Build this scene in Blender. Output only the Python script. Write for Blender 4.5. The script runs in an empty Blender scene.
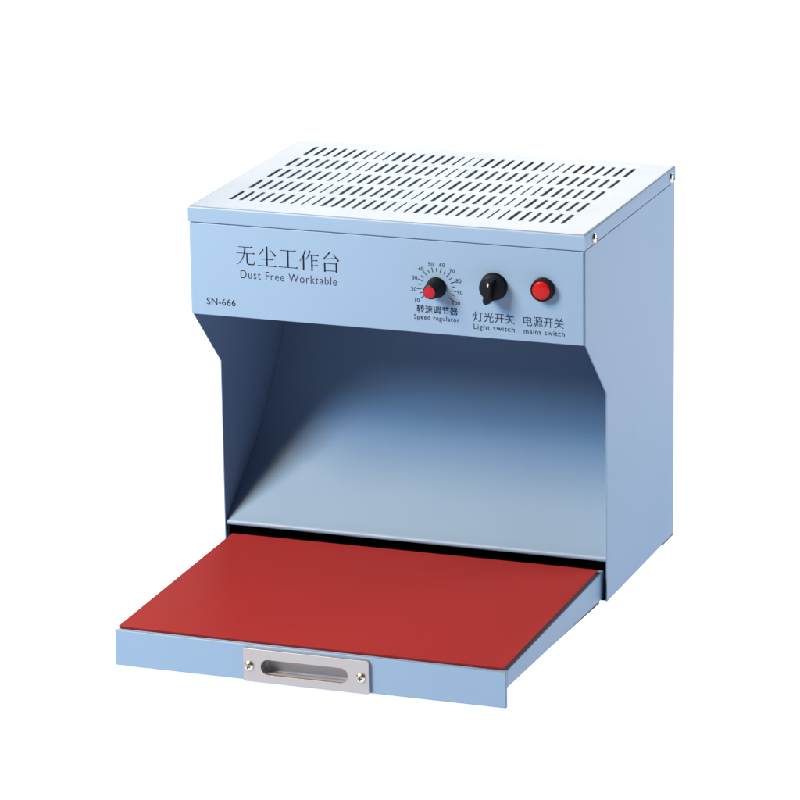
import bpy, bmesh, math
from mathutils import Vector, Matrix

# ------------------------------------------------------------------ basics
S = 0.40            # the cabinet is 0.40 m wide; all numbers below are in cabinet widths
GZ = 0.036          # the cabinet bottom stands this far above the table (rubber feet)
scene = bpy.context.scene
COL = scene.collection

def V(x, y, z):
    return Vector(((x - .5) * S, y * S, (z + GZ) * S))

D, H, LIDH, P = 0.737, 0.959, 0.0385, 0.6905     # depth, height, lid skirt, front panel bottom
C, Q = 0.174, 0.5247                             # setback of the cheeks, end of the chamfer
T = 0.548                                        # how far the tray is pulled out
TF, TK = 0.064, 0.0716                           # tray top level at the front / at the cabinet

# ------------------------------------------------------------------ materials
def mat(name, color, rough=.45, metal=0., spec=.5, bump=0., bscale=900., rvar=0., coat=0., cvar=0., aniso=None):
    m = bpy.data.materials.new(name); m.use_nodes = True
    nt = m.node_tree; b = nt.nodes['Principled BSDF']
    b.inputs['Base Color'].default_value = (*color, 1)
    b.inputs['Roughness'].default_value = rough
    b.inputs['Metallic'].default_value = metal
    b.inputs['Specular IOR Level'].default_value = spec
    b.inputs['Coat Weight'].default_value = coat
    tc = nt.nodes.new('ShaderNodeTexCoord')
    src = tc.outputs['Object']
    if aniso:
        mp = nt.nodes.new('ShaderNodeMapping'); mp.inputs['Scale'].default_value = aniso
        nt.links.new(src, mp.inputs['Vector']); src = mp.outputs['Vector']
    if bump:
        n = nt.nodes.new('ShaderNodeTexNoise'); n.inputs['Scale'].default_value = bscale
        n.inputs['Detail'].default_value = 3
        nt.links.new(src, n.inputs['Vector'])
        bp = nt.nodes.new('ShaderNodeBump'); bp.inputs['Strength'].default_value = bump
        bp.inputs['Distance'].default_value = .0004
        nt.links.new(n.outputs['Fac'], bp.inputs['Height'])
        nt.links.new(bp.outputs['Normal'], b.inputs['Normal'])
    if rvar or cvar:
        n2 = nt.nodes.new('ShaderNodeTexNoise'); n2.inputs['Scale'].default_value = 14
        n2.inputs['Detail'].default_value = 5
        nt.links.new(src, n2.inputs['Vector'])
        if rvar:
            mr = nt.nodes.new('ShaderNodeMapRange')
            mr.inputs['To Min'].default_value = rough - rvar; mr.inputs['To Max'].default_value = rough + rvar
            nt.links.new(n2.outputs['Fac'], mr.inputs['Value']); nt.links.new(mr.outputs['Result'], b.inputs['Roughness'])
        if cvar:
            mx = nt.nodes.new('ShaderNodeMix'); mx.data_type = 'RGBA'
            mx.inputs['A'].default_value = (*[c * (1 - cvar) for c in color], 1)
            mx.inputs['B'].default_value = (*[min(1, c * (1 + cvar)) for c in color], 1)
            nt.links.new(n2.outputs['Fac'], mx.inputs['Factor']); nt.links.new(mx.outputs['Result'], b.inputs['Base Color'])
    return m

M_PAINT = mat('light_blue_powder_coat', (.146, .250, .392), .42, spec=.32, bump=.12, bscale=2600, rvar=.05, cvar=.03)
M_BLACKP = mat('black_steel_and_shade', (.006, .006, .008), .6, spec=.2)  # runners, and the painted shade of the drawer cavity
M_FILTER = mat('grey_filter_mesh', (.26, .28, .31), .8, bump=.3, bscale=1500)
M_RUBBER = mat('red_rubber', (.208, .0165, .019), .78, spec=.18, bump=.25, bscale=1800, rvar=.06, cvar=.05)
M_STEEL = mat('brushed_steel', (.372, .388, .400), .40, metal=.85, bump=.10, bscale=300, rvar=.06, aniso=(.25, 6, 6))
M_CUP = mat('dull_steel', (.36, .355, .38), .55, metal=.5, rvar=.05)
M_SCREW = mat('nickel_screw', (.62, .60, .56), .28, metal=1.)
M_DARK = mat('screw_recess_shade', (.02, .018, .016), .5)  # dark colour for the shade inside the screw cross
M_KNOB = mat('black_plastic', (.0026, .0044, .0070), .42, spec=.14, bump=.08, bscale=3000)
M_REDCAP = mat('red_plastic', (.235, .003, .015), .45, spec=.22)
M_LENS = mat('red_lens', (.26, .0018, .002), .32, spec=.2, coat=.06)
M_INK = mat('dark_print', (.007, .010, .024), .8, spec=.1)
M_FOOT = mat('black_rubber', (.012, .012, .012), .7)
M_WHITE = mat('white_mark', (.8, .8, .8), .5)

# white sheet, made translucent so the added lamp below washes out shadows
def sheet_mat():
    m = bpy.data.materials.new('white_translucent_sheet'); m.use_nodes = True
    nt = m.node_tree; nt.nodes.clear()
    out = nt.nodes.new('ShaderNodeOutputMaterial')
    d = nt.nodes.new('ShaderNodeBsdfDiffuse'); d.inputs['Color'].default_value = (.9, .9, .9, 1)
    t = nt.nodes.new('ShaderNodeBsdfTranslucent'); t.inputs['Color'].default_value = (.95, .95, .95, 1)
    mx = nt.nodes.new('ShaderNodeMixShader'); mx.inputs[0].default_value = .72
    nt.links.new(d.outputs[0], mx.inputs[1]); nt.links.new(t.outputs[0], mx.inputs[2])
    nt.links.new(mx.outputs[0], out.inputs['Surface'])
    return m
M_SHEET = sheet_mat()

# ------------------------------------------------------------------ mesh helpers
def link(name, bm, m, parent=None, smooth=False, bevel=0., seg=2, recalc=True, angle=.6):
    if recalc: bmesh.ops.recalc_face_normals(bm, faces=bm.faces)
    me = bpy.data.meshes.new(name); bm.to_mesh(me); bm.free()
    for mm in (m if isinstance(m, (list, tuple)) else [m]): me.materials.append(mm)
    o = bpy.data.objects.new(name, me); COL.objects.link(o)
    if parent: o.parent = parent
    if bevel:
        b = o.modifiers.new('bevel', 'BEVEL'); b.width = bevel * S; b.segments = seg
        b.limit_method = 'ANGLE'; b.angle_limit = .6
    for p in me.polygons: p.use_smooth = True
    me.set_sharp_from_angle(angle=angle)
    return o

def box(bm, x0, x1, y0, y1, z0, z1, mi=0):
    v = [bm.verts.new(V(x, y, z)) for x in (x0, x1) for y in (y0, y1) for z in (z0, z1)]
    for f in ((0, 1, 3, 2), (4, 6, 7, 5), (0, 4, 5, 1), (2, 3, 7, 6), (0, 2, 6, 4), (1, 5, 7, 3)):
        bm.faces.new([v[i] for i in f]).material_index = mi
    return v

def prism(bm, pts0, pts1, mi=0):
    a = [bm.verts.new(V(*p)) for p in pts0]; b = [bm.verts.new(V(*p)) for p in pts1]
    n = len(a)
    bm.faces.new(a).material_index = mi; bm.faces.new(b[::-1]).material_index = mi
    for i in range(n):
        bm.faces.new((a[i], b[i], b[(i + 1) % n], a[(i + 1) % n])).material_index = mi

def lathe(bm, center, axis, prof, n=48, mi=0, shear=None):
    """prof: list of (radius, distance along axis); ends closed when radius is 0"""
    ax = Vector(axis).normalized(); u = ax.orthogonal().normalized(); w = ax.cross(u)
    cen = Vector(center); rings = []
    for r, d in prof:
        if r == 0: rings.append([bm.verts.new(V(*(cen + ax * d)))])
        else: rings.append([bm.verts.new(V(*(cen + ax * d + (u * math.cos(k * 2 * math.pi / n) + w * math.sin(k * 2 * math.pi / n)) * r))) for k in range(n)])
    for a, b in zip(rings, rings[1:]):
        for k in range(n):
            l = (k + 1) % n
            if len(a) == 1 and len(b) == 1: continue
            if len(a) == 1: f = bm.faces.new((a[0], b[k], b[l]))
            elif len(b) == 1: f = bm.faces.new((a[k], b[0], a[l]))
            else: f = bm.faces.new((a[k], b[k], b[l], a[l]))
            f.material_index = mi
    if len(rings[0]) > 1: bm.faces.new(rings[0]).material_index = mi
    if len(rings[-1]) > 1: bm.faces.new(rings[-1]).material_index = mi

def stadium(cx, cy, length, width, vertical=True, n=8):
    r = width / 2; h = length / 2 - r; pts = []
    for k in range(n + 1):
        a = math.pi * k / n
        pts.append((r * math.cos(a), h + r * math.sin(a)))
    for k in range(n + 1):
        a = math.pi + math.pi * k / n
        pts.append((r * math.cos(a), -h + r * math.sin(a)))
    if not vertical: pts = [(b, -a) for a, b in pts]
    return [(cx + a, cy + b) for a, b in pts]

def filled(loops, thick, to3d):
    """sheet with holes: loops[0] outline, the rest holes, filled as a 2-D curve, given thickness, mapped by to3d(u,v,w)"""
    cu = bpy.data.curves.new('outline', 'CURVE'); cu.dimensions = '2D'; cu.fill_mode = 'BOTH'; cu.extrude = thick / 2
    for lp in loops:
        sp = cu.splines.new('POLY'); sp.points.add(len(lp) - 1); sp.use_cyclic_u = True
        for i, (u, v) in enumerate(lp): sp.points[i].co = (u, v, 0, 1)
    o = bpy.data.objects.new('outline', cu); COL.objects.link(o)
    dg = bpy.context.evaluated_depsgraph_get(); me = bpy.data.meshes.new_from_object(o.evaluated_get(dg))
    bpy.data.objects.remove(o); bpy.data.curves.remove(cu)
    bm = bmesh.new(); bm.from_mesh(me); bpy.data.meshes.remove(me)
    bmesh.ops.remove_doubles(bm, verts=bm.verts, dist=1e-6)
    for v in bm.verts: v.co = V(*to3d(v.co.x, v.co.y, v.co.z))
    return bm

def merge(a, b):
    me = bpy.data.meshes.new('tmp'); b.to_mesh(me); b.free(); a.from_mesh(me); bpy.data.meshes.remove(me)

# ------------------------------------------------------------------ the table sheet
bm = bmesh.new()
vs = [bm.verts.new(p) for p in ((-5, -5, 0), (5, -5, 0), (5, 6.6, 0), (-5, 6.6, 0))]
bm.faces.new(vs)
o = link('ground', bm, M_SHEET, recalc=False)
o['kind'] = 'structure'; o['label'] = 'seamless pure white table surface under the worktable'

# ------------------------------------------------------------------ the worktable
root = bpy.data.objects.new('dust_free_worktable', None); COL.objects.link(root)
root['label'] = 'light blue metal dust free worktable with slotted top, black knobs and red tray'
root['category'] = 'worktable'
root.location = (0, 0, 0)

# --- lid: slotted plate plus rounded skirt
E = .0012                       # the lid stands this far proud of the body
RR = .006
x0, x1, y0, y1 = -E, 1 + E, -E, D + E
loops = [[(x0 + RR, y0 + RR), (x1 - RR, y0 + RR), (x1 - RR, y1 - RR), (x0 + RR, y1 - RR)]]
rows = [(.0885, .1815), (.2115, .3035), (.3335, .4265), (.4565, .5485), (.5800, .6735)]
for ri, (a, b) in enumerate(rows):
    for i in range(33):
        k = i % 9
        w = (.0106, .0100, .0096, .0096, .0098, .0100, .0068, .0052, .0066)[k]
        loops.append(stadium(.0735 + ri * .0004 + i * .02629, (a + b) / 2, b - a, w * .95))
TH = .004
lid = filled(loops, TH, lambda u, v, w: (u, v, H - TH / 2 + w))
def ring(bm, inset, z):
    return [bm.verts.new(V(x, y, z)) for x, y in ((x0 + inset, y0 + inset), (x1 - inset, y0 + inset), (x1 - inset, y1 - inset), (x0 + inset, y1 - inset))]
prof = [(RR - RR * math.sin(a), H - RR + RR * math.cos(a)) for a in [k * math.pi / 2 / 6 for k in range(7)]]
prof += [(0, H - LIDH + .0008), (.0008, H - LIDH), (.003, H - LIDH), (.003, H - RR), (RR, H - TH)]
rs = [ring(lid, i, z) for i, z in prof]
for a, b in zip(rs, rs[1:]):
    for k in range(4): lid.faces.new((a[k], b[k], b[(k + 1) % 4], a[(k + 1) % 4]))
bmesh.ops.remove_doubles(lid, verts=lid.verts, dist=.00002)
lid_o = link('lid', lid, M_PAINT, root)

def screw(parent, center, axis, r, name='screw', rot=.5):
    bm = bmesh.new()
    prof = [(r * 1.0, -.002), (r, .0015)] + [(r * math.cos(a), .0015 + .55 * r * math.sin(a)) for a in [k * 1.3 / 7 for k in range(1, 8)]] + [(0, .0015 + .55 * r)]
    lathe(bm, center, axis, prof, 28)
    ax = Vector(axis).normalized(); u = ax.orthogonal().normalized(); w = ax.cross(u)
    u, w = u * math.cos(rot) + w * math.sin(rot), w * math.cos(rot) - u * math.sin(rot)
    c = Vector(center)
    def slab(p, q, off):            # dark bar whose colour stands for the shade in the cross recess
        L, B = r * .50, r * .12
        lo, hi = .0005, .0017 + .55 * r + off
        a = [c + ax * lo + p * L * i + q * B * j for i, j in ((-1, -1), (1, -1), (1, 1), (-1, 1))]
        b = [c + ax * hi + p * L * i + q * B * j for i, j in ((-1, -1), (1, -1), (1, 1), (-1, 1))]
        prism(bm, a, b, 1)
    slab(u, w, 0); slab(w, u, .0002)
    return link(name, bm, [M_SCREW, M_DARK], parent)

for yy, zz in ((.0695, .9345), (.699, .9345)):
    screw(lid_o, (1 + E, yy, zz), (1, 0, 0), .0125, rot=.4 + yy)
    screw(lid_o, (-E, yy, zz), (-1, 0, 0), .0125, rot=.9 + yy)

# --- body sheet metal
W = .0034
BT = H - LIDH - .0027           # visible top of the body under the lid; a dark joint stays between
FT = .006
def cheek(xa, xb):
    pts = [(FT + .0008, BT), (FT + .0008, P), (C, Q), (C, 0), (D - W - .0005, 0), (D - W - .0005, BT)]
    bm = bmesh.new()
    prism(bm, [(xa, y, z) for y, z in pts], [(xb, y, z) for y, z in pts])
    return link('side_panel', bm, M_PAINT, root, bevel=.0009)
cheek(0.0003, W); cheek(1 - W, .9997)
bm = bmesh.new(); box(bm, .0004, .9996, D - W, D, 0, BT)
link('back_panel', bm, M_PAINT, root, bevel=.0016)

# front panel: face with rounded vertical edges, folded flange along its bottom
bm = bmesh.new()
def rounded_rect_profile(xa, xb, ya, yb, r, n=5):
    pts = []
    for cx, cy, a0 in ((xa + r, ya + r, math.pi), (xb - r, ya + r, 1.5 * math.pi)):
        for k in range(n + 1):
            a = a0 + k * math.pi / 2 / n
            pts.append((cx + r * math.cos(a), cy + r * math.sin(a)))
    return pts + [(xb, yb), (xa, yb)]
pr = rounded_rect_profile(.0002, .9985, 0, FT, .004)
prism(bm, [(x, y, P) for x, y in pr], [(x, y, BT) for x, y in pr])
box(bm, W + .0006, 1 - W - .0006, FT + .0010, .05, P + .0004, P + .005)
front = link('front_panel', bm, M_PAINT, root, bevel=.0010)

# dark joint strip under the lid (recessed behind the panel faces)
bm = bmesh.new()
j0, j1, jz0, jz1 = .0034, .0070, BT + .0002, H - .010
box(bm, j0, 1 - j0, j0, j1, jz0, jz1); box(bm, j0, 1 - j0, D - j1, D - j0, jz0, jz1)
box(bm, j0, j1, j1 + .0002, D - j1 - .0002, jz0, jz1); box(bm, 1 - j1, 1 - j0, j1 + .0002, D - j1 - .0002, jz0, jz1)
link('joint_strip', bm, M_PAINT, root)

# chamber under the slots
bm = bmesh.new(); box(bm, W + .0012, 1 - W - .0012, .02, D - W - .003, H - .030, H - .025)
link('filter_screen', bm, M_FILTER, root)

# interior roof
bm = bmesh.new(); box(bm, W + .0008, 1 - W - .0008, .052, D - W - .001, P + .006, P + .012)
link('interior_roof', bm, M_PAINT, root)

# curved back sweep with a small rolled front lip
curve = [(.185, .1125), (.205, .1275), (.228, .1440), (.262, .1680), (.30, .1940), (.345, .2240), (.39, .2590), (.43, .2960), (.47, .3400), (.51, .3880), (.55, .4400),
         (.585, .4880), (.615, .5300), (.645, .5800), (.67, .6300), (.688, .6700), (.695, P + .0055)]
bm = bmesh.new()
xs = (W + .0009, 1 - W - .0009)
top = [[bm.verts.new(V(x, y, z)) for x in xs] for y, z in curve]
n = len(curve)
off = []
for i, (y, z) in enumerate(curve):
    a = curve[max(0, i - 1)]; b = curve[min(n - 1, i + 1)]
    t = Vector((b[0] - a[0], b[1] - a[1])).normalized()
    off.append((y + t.y * .005, z - t.x * .005))
bot = [[bm.verts.new(V(x, y, min(z, P + .005))) for x in xs] for y, z in off]
lipc = [(.1795, .1098), (.1775, .1055), (.1780, .1010), (.1815, .0985), (.1850, .1000)]
lip = [[bm.verts.new(V(x, y, z)) for x in xs] for y, z in lipc]
loop = top[::-1] + lip + bot
m_ = len(loop)
for i in range(m_):
    a, b = loop[i], loop[(i + 1) % m_]
    bm.faces.new((a[0], a[1], b[1], b[0]))
bm.faces.new([l[0] for l in loop]); bm.faces.new([l[1] for l in loop][::-1])
link('curved_back', bm, M_PAINT, root, angle=.9)

# black box added inside the base; its colour stands for the cavity's shade
bm = bmesh.new()
box(bm, W + .001, 1 - W - .001, C + .004, D - W - .001, .0005, .003)
box(bm, W + .001, 1 - W - .001, .262, .268, .0035, .140)
box(bm, W + .0010, W + .0030, .195, .261, .0035, .095)
box(bm, 1 - W - .0030, 1 - W - .0010, .195, .261, .0035, .095)
link('cavity_shade_box', bm, M_BLACKP, root)

for x, y in ((.14, C + .14), (.86, C + .14), (.14, D - .12), (.86, D - .12)):
    bm = bmesh.new()
    lathe(bm, (x, y, -GZ), (0, 0, 1), [(.026, .0008), (.029, .004), (.033, GZ - .0004)], 32)
    link('rubber_foot', bm, M_FOOT, root)

for x in (.001, .945):
    bm = bmesh.new(); box(bm, x, x + .054, D - .09, D - .001, -.0045, -.0003)
    link('rubber_pad', bm, M_FOOT, root, bevel=.0010)

# --- tray
EX = .0149
def tz(y): return TF + (TK - TF) * (y + T) / (C + T)
tray_bm = bmesh.new()
FB = -T + .010                  # back of the front sheet
ya, yb = FB + .0003, C + .018
def zb(y): return .0244 + (.0035 - .0244) * (y + T) / (C + T)
# top and both sides folded from one sheet
xl, xr, tt = EX + .004, 1 - EX, .005
def section(y):
    t_, b_ = tz(y), zb(y)
    return [(xl, y, b_), (xl, y, t_), (xr, y, t_), (xr, y, b_), (xr - tt, y, b_), (xr - tt, y, t_ - tt), (xl + tt, y, t_ - tt), (xl + tt, y, b_)]
prism(tray_bm, section(ya), section(yb))
# rear flange
box(tray_bm, EX + .010, 1 - EX - .006, yb - .005, yb, zb(yb) + .001, tz(yb) - .006)
tray = link('tray', tray_bm, M_PAINT, root, bevel=.0012)

# tray front with the hole of the recessed pull
TB = -.0235
PX0, PX1, PZ0, PZ1 = .3420, .6540, -.0240, .0570
SC = ((.3865 + .6020) / 2, .0148)
slot_in = stadium(SC[0], SC[1], .2165, .0375, vertical=False, n=12)
slot_big = stadium(SC[0], SC[1], .2205, .0415, vertical=False, n=12)
fr = filled([[(EX, TB), (1 - EX, TB), (1 - EX, TF), (EX, TF)], slot_big], .010, lambda u, v, w: (u, -T + .005 - w, v))
tf_o = link('tray_front', fr, M_PAINT, tray, bevel=.0018)
tf_o['label'] = 'blue front of the tray with a steel recessed pull'

# black runners under the tray sides
for xa, xb in ((EX + .013, EX + .020), (1 - EX - .0125, 1 - EX - .0056)):
    bm = bmesh.new()
    prism(bm, [(xa, -.36, zb(-.36) - .0030), (xa, C - .001, zb(C) - .0105), (xa, C - .001, .03), (xa, -.36, .045)],
          [(xb, -.36, zb(-.36) - .0030), (xb, C - .001, zb(C) - .0105), (xb, C - .001, .03), (xb, -.36, .045)])
    link('runner', bm, M_BLACKP, tray)

# pull plate
plate_out = []
r = .004
for cx, cz, a0 in ((PX1 - r, PZ1 - r, 0), (PX0 + r, PZ1 - r, 90), (PX0 + r, PZ0 + r, 180), (PX1 - r, PZ0 + r, 270)):
    for k in range(5):
        a = math.radians(a0 + k * 22.5); plate_out.append((cx + r * math.cos(a), cz + r * math.sin(a)))
pt = .0075
pl = filled([plate_out, slot_in], pt, lambda u, v, w: (u, -T - .0003 - pt / 2 - w, v))
link('handle_plate', pl, M_STEEL, tray, bevel=.0010)
bm = bmesh.new()
dep = .030
lp = stadium(SC[0], SC[1], .2190, .0400, vertical=False, n=12)
a = [bm.verts.new(V(u, -T + .0008, v)) for u, v in lp]
b = [bm.verts.new(V(u, -T + dep - .006, v)) for u, v in lp]
lp2 = stadium(SC[0], SC[1], .2080, .0290, vertical=False, n=12)
c = [bm.verts.new(V(u, -T + dep, v)) for u, v in lp2]
for p, q in ((a, b), (b, c)):
    for i in range(len(p)): bm.faces.new((p[i], q[i], q[(i + 1) % len(p)], p[(i + 1) % len(p)]))
bm.faces.new(c)
bmesh.ops.recalc_face_normals(bm, faces=bm.faces)
cup = link('handle_recess', bm, M_CUP, tray, recalc=False)
screw(tray, (.3570, -T - .0078, .0150), (0, -1, 0), .0118, rot=.45)
screw(tray, (.6345, -T - .0078, .0153), (0, -1, 0), .0118, rot=.75)

# red rubber mat on the tray
bm = bmesh.new()
MX0, MX1, MY0, MY1 = .0215, .9785, -.5415, C - .004
mt = .0085
def mring(z, i=0.): return [(MX0 + i, MY0 + i, tz(MY0) + z), (MX1 - i, MY0 + i, tz(MY0) + z), (MX1 - i, MY1, tz(MY1) + z), (MX0 + i, MY1, tz(MY1) + z)]
prism(bm, mring(.0004, .0042), mring(mt))
wm = link('work_mat', bm, M_RUBBER, tray, bevel=.0008)
wm['label'] = 'flat red rubber mat covering the tray'

# ------------------------------------------------------------------ controls
# speed knob: tapered black grip with a red cap
sk = bmesh.new(); SK = (.6325, 0, .8048)
lathe(sk, SK, (0, -1, 0), [(.0250, .0004), (.0252, .0030), (.0240, .0048), (.0226, .0080), (.0182, .0450), (.0168, .0490), (.0150, .0500), (0, .0500)], 48)
# fine grip ribs
for k in range(24):
    a = k * 2 * math.pi / 24
    ca, sa = math.cos(a), math.sin(a)
    pts0, pts1 = [], []
    for ang in (-.05, .05):
        c2, s2 = math.cos(a + ang), math.sin(a + ang)
        pts0.append((SK[0] + c2 * .0216, -.0100, SK[2] + s2 * .0216)); pts1.append((SK[0] + c2 * .0180, -.0435, SK[2] + s2 * .0180))
    pts0.append((SK[0] + ca * .0230, -.0100, SK[2] + sa * .0230)); pts1.append((SK[0] + ca * .0190, -.0435, SK[2] + sa * .0190))
    prism(sk, pts0, pts1)
speed = link('speed_knob', sk, M_KNOB, root, angle=.5)
bm = bmesh.new()
lathe(bm, SK, (0, -1, 0), [(.0146, .0480), (.0146, .0512), (.0138, .0522), (.0100, .0527), (0, .0529)], 40)
cap = link('knob_cap', bm, M_REDCAP, speed); cap['label'] = 'round red cap on the end of the knob'

# light switch: black disc with a raised pointer grip
LK = (.7765, 0, .8185)
bm = bmesh.new()
lathe(bm, LK, (0, -1, 0), [(.0335, .0004), (.0338, .0030), (.0320, .0050), (.0306, .0070), (.0300, .0230), (.0288, .0262), (.0255, .0275), (0, .0275)], 56)
light_k = link('light_switch_knob', bm, M_KNOB, root, angle=.5)
bm = bmesh.new()
th = math.radians(-9)
def lk(u, v, d):
    return (LK[0] + u * math.cos(th) - v * math.sin(th) * 1.0, -d, LK[2] + u * math.sin(th) + v * math.cos(th))
outl0 = [(.0090, .0270), (-.0090, .0270), (-.0104, .0), (-.0096, -.0270), (-.0052, -.0355), (.0052, -.0355), (.0096, -.0270), (.0104, .0)]
outl1 = [(.0068, .0235), (-.0068, .0235), (-.0078, .0), (-.0072, -.0255), (-.0042, -.0325), (.0042, -.0325), (.0072, -.0255), (.0078, .0)]
prism(bm, [lk(u, v, .0270) for u, v in outl0], [lk(u, v, .0540) for u, v in outl1])
grip = link('pointer_grip', bm, M_KNOB, light_k, bevel=.0022, seg=3)
bm = bmesh.new()
o1 = [(.0016, .0205), (-.0016, .0205), (-.0016, .0130), (.0016, .0130)]
prism(bm, [lk(u, v, .0538) for u, v in o1], [lk(u, v, .0546) for u, v in o1])
link('pointer_mark', bm, M_WHITE, light_k)

# mains switch: black bezel, red lens
RB = (.8990, 0, .8215)
bm = bmesh.new()
lathe(bm, RB, (0, -1, 0), [(.0285, .0004), (.0287, .0050), (.0278, .0125), (.0270, .0170), (.0258, .0180), (.0236, .0176), (.0232, .0130), (0, .0130)], 56)
bez = link('mains_switch', bm, M_KNOB, root, angle=.5)
bm = bmesh.new()
lathe(bm, RB, (0, -1, 0), [(.0226, .0135), (.0226, .0178), (.0215, .0198), (.0185, .0210), (.0120, .0218), (.0060, .0221), (0, .0222)], 48)
lens = link('red_button', bm, M_LENS, bez)

# ------------------------------------------------------------------ printing on the front panel
INK_T = .0005
def text_mesh(body, spacing=1., offset=0.):
    cu = bpy.data.curves.new('lettering', 'FONT'); cu.body = body; cu.space_character = spacing
    cu.offset = offset; cu.resolution_u = 4; cu.fill_mode = 'FRONT'
    o = bpy.data.objects.new('lettering', cu); COL.objects.link(o)
    dg = bpy.context.evaluated_depsgraph_get(); me = bpy.data.meshes.new_from_object(o.evaluated_get(dg))
    bpy.data.objects.remove(o); bpy.data.curves.remove(cu)
    return me
def bounds(me):
    xs = [v.co.x for v in me.vertices]; ys = [v.co.y for v in me.vertices]
    return min(xs), max(xs), min(ys), max(ys)
hm = text_mesh('H'); CAP = bounds(hm)[3]; bpy.data.meshes.remove(hm)

def print_bm(me, f):
    bm = bmesh.new(); bm.from_mesh(me); bpy.data.meshes.remove(me)
    for v in bm.verts: v.co = V(*f(v.co.x, v.co.y))
    return bm
def put_text(body, xa, xb, zbase, cap=None, ztop=None, spacing=1., offset=0., shear=0.):
    me = text_mesh(body, spacing, offset); bx0, bx1, by0, by1 = bounds(me)
    kx = (xb - xa) / (bx1 - bx0)
    if cap: kz, oz = cap / CAP, 0
    else: kz, oz = (ztop - zbase) / (by1 - by0), by0
    bm = print_bm(me, lambda x, y: (xa + (x - bx0) * kx, -INK_T, zbase + (y - oz) * kz))
    return link('lettering', bm, M_INK, front, recalc=False)

put_text('Dust Free Worktable', .1319, .3795, .7893, cap=.0205, spacing=1.14, offset=-.009)
put_text('SN-666', .0421, .1168, .7172, cap=.0165, spacing=1.06, offset=-.002)
put_text('转速调节器', .5815, .6850, .7398, ztop=.7588, offset=.006)
put_text('Speed regulator', .5745, .6890, .7236, cap=.0112, spacing=1.15, offset=.004)
put_text('灯光开关', .7235, .8270, .7292, ztop=.7535, offset=-.004)
put_text('Light switch', .7245, .8265, .7105, cap=.0125, spacing=1.12)
put_text('电源开关', .8485, .9485, .7278, ztop=.7530, offset=-.004)
put_text('mains switch', .8495, .9505, .7095, cap=.0125, spacing=1.12)

# title: five characters drawn stroke by stroke with thin cross strokes and heavier stems
def stroke(bm, pts, org, k):
    """pts: (x, y, width) on a 100-unit square; a tapered ribbon"""
    n = len(pts); L, R = [], []
    for i, (x, y, w) in enumerate(pts):
        a = pts[max(0, i - 1)]; b = pts[min(n - 1, i + 1)]
        t = Vector((b[0] - a[0], b[1] - a[1])).normalized(); nx, ny = -t.y, t.x
        L.append((x + nx * w / 2, y + ny * w / 2)); R.append((x - nx * w / 2, y - ny * w / 2))
    lv = [bm.verts.new(V(org[0] + x * k, -INK_T - 0.00003 * (len(bm.verts) % 7), org[1] + y * k)) for x, y in L]
    rv = [bm.verts.new(V(org[0] + x * k, -INK_T, org[1] + y * k)) for x, y in R]
    for i in range(n - 1): bm.faces.new((lv[i], rv[i], rv[i + 1], lv[i + 1]))
def h(x0, x1, y, serif=True):
    s = [[(x0, y, 3.2), (x1, y, 3.2)]]
    if serif: s.append([(x1 - 9, y + 2.2, .6), (x1 - 5, y + 2.2, 6.0), (x1, y + .6, 4.0), (x1 + 1.5, y - .5, .8)])
    return s
def vst(x, y0, y1, w=7.6): return [[(x - 1.5, y0 + 2.5, w * .6), (x, y0, w * 1.15), (x, y0 - 6, w), (x, y1, w)]]
def arc(p0, p1, p2, w0, w1, n=8):
    out = []
    for i in range(n + 1):
        t = i / n
        out.append(((1 - t) ** 2 * p0[0] + 2 * t * (1 - t) * p1[0] + t * t * p2[0], (1 - t) ** 2 * p0[1] + 2 * t * (1 - t) * p1[1] + t * t * p2[1], w0 + (w1 - w0) * t))
    return [out]
GL = [
    h(12, 84, 90) + h(3, 94, 60) + arc((45, 90), (46, 30), (4, 3), 6.5, 1.5) + [[(56, 60, 6), (56, 22, 6.5), (58, 11, 7), (66, 7, 6), (86, 7, 5.5), (92, 10, 5), (93, 24, 1)]],
    vst(50, 98, 8) + arc((32, 86), (24, 70), (6, 54), 7, 1.5) + arc((64, 86), (80, 74), (93, 56), 2, 9) + h(20, 82, 38) + h(3, 97, 6),
    h(10, 90, 88) + vst(50, 88, 8, 7) + h(2, 98, 7),
    arc((32, 97), (22, 66), (2, 42), 7, 1.5) + vst(22, 68, 0) + arc((55, 97), (48, 70), (33, 50), 7, 1.5) + h(48, 97, 75) + vst(64, 76, 0) + h(65, 92, 50) + h(65, 94, 26),
    arc((47, 97), (36, 78), (14, 62), 7, 3) + [[(12, 61, 3), (30, 63, 3.5), (86, 70, 3)]] + arc((62, 88), (78, 76), (91, 56), 2, 9) + vst(22, 44, 0) + vst(80, 44, 0) + [[(20, 42, 3.2), (82, 42, 3.2)], [(22, 7, 3.2), (80, 7, 3.2)]],
]
bm = bmesh.new()
for i, g in enumerate(GL):
    for s in g: stroke(bm, s, (.1210 + i * .0543, .8212), .000510)
link('lettering', bm, M_INK, front, recalc=False)

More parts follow.
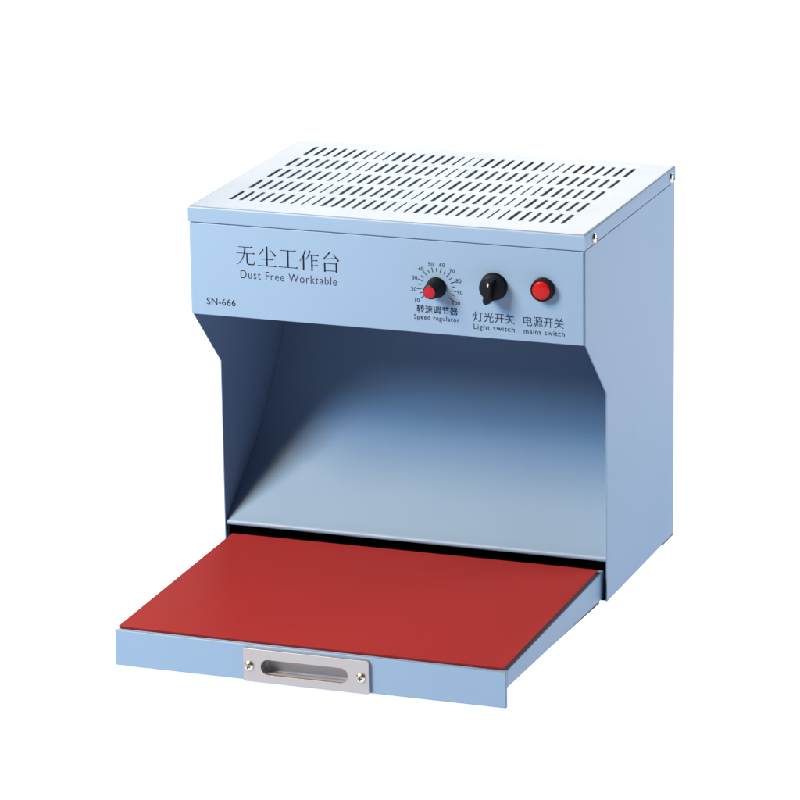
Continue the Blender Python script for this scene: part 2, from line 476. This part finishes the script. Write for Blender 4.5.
# dial of the speed regulator
bm = bmesh.new()
DC = (.6325, .8048)
for i in range(19):
    a = math.radians(-126 + i * 14); major = i % 2 == 0
    ra, rb = (.0375, .0500) if major else (.0385, .0470)
    if i == 18: rb = .0560
    w = .00085
    d = Vector((math.sin(a), math.cos(a))); nn = Vector((d.y, -d.x)) * w
    q = [(DC[0] + d.x * r_ + nn.x * s_, -INK_T, DC[1] + d.y * r_ + nn.y * s_) for r_, s_ in ((ra, -1), (ra, 1), (rb, 1), (rb, -1))]
    bm.faces.new([bm.verts.new(V(*p)) for p in q])
for i in range(10):
    a = math.radians(-126 + i * 28)
    me = text_mesh(str((i + 1) * 10), 1.05, 0); b0, b1, c0, c1 = bounds(me); k = .0098 / (c1 - c0)
    cx, cz = DC[0] + .0585 * math.sin(a), DC[1] + .0575 * math.cos(a)
    if i in (0, 9): cx += (-.002 if i == 0 else .002); cz -= .001
    merge(bm, print_bm(me, lambda x, y: (cx + (x - (b0 + b1) / 2) * k, -INK_T, cz + (y - (c0 + c1) / 2) * k)))
link('dial_scale', bm, M_INK, front, recalc=False)

# ------------------------------------------------------------------ lights
def area(name, loc, target, sx, sy, power, color=(1, 1, 1), spread=math.pi):
    l = bpy.data.lights.new(name, 'AREA'); l.shape = 'RECTANGLE'; l.size = sx; l.size_y = sy
    l.energy = power; l.color = color; l.spread = spread
    o = bpy.data.objects.new(name, l); COL.objects.link(o)
    o.location = loc
    o.rotation_euler = (Vector(target) - Vector(loc)).to_track_quat('-Z', 'Y').to_euler()
    return o
cen = V(.5, .2, .45)
key_dir = Vector((-.47, -.62, .44)).normalized()
area('key_softbox', cen + key_dir * 2.5, cen, .72, .72, 71, (0.676, 0.859, 1.000))
area('front_fill', cen + Vector((-.395, -.521, .60)).normalized() * 2.7, cen, .9, .9, 149, (1.000, 0.617, 0.329))  # second front lamp, added to brighten and tint the curved back
area('back_softbox', V(-.35, 6.4, 3.2), V(.75, .4, .9), 1.9, 1.0, 49, (1.000, 0.939, 0.898))
area('side_softbox', V(4.6, 2.4, 1.5), V(1, .5, .4), 1.2, 1.2, 30, (1.000, 0.917, 0.833))
area('under_sheet_fill', (0, .8, -.6), (0, .8, 0), 12, 13, 860, (0.808, 0.855, 1.000))  # added unseen lamp, whitens the sheet and drowns contact shadows

w = bpy.data.worlds.new('World'); scene.world = w; w.use_nodes = True
bg = w.node_tree.nodes['Background']
bg.inputs['Color'].default_value = (1, 1, 1, 1); bg.inputs['Strength'].default_value = .008

# ------------------------------------------------------------------ camera (solved from the photograph)
cam = bpy.data.cameras.new('camera'); co = bpy.data.objects.new('camera', cam); COL.objects.link(co)
R = ((0.9395818, 0.3420262, -0.0142858), (-0.0833635, 0.2690851, 0.9595018), (-0.3320189, 0.9003395, -0.28134))
rx, up, fw = [Vector(r_) for r_ in R]
m3 = Matrix((rx, up, -fw)).transposed()
m4 = m3.to_4x4(); m4.translation = V(4.053526, -9.539197, 3.499142)
co.matrix_world = m4
cam.sensor_width = 36; cam.lens = 4426.546647 / 800 * 36
cam.clip_start = .05; cam.clip_end = 200
scene.camera = co

scene.view_settings.view_transform = 'Standard'; scene.view_settings.look = 'None'
scene.view_settings.exposure = 0; scene.view_settings.gamma = 1
scene.cycles.max_bounces = 10; scene.cycles.diffuse_bounces = 6
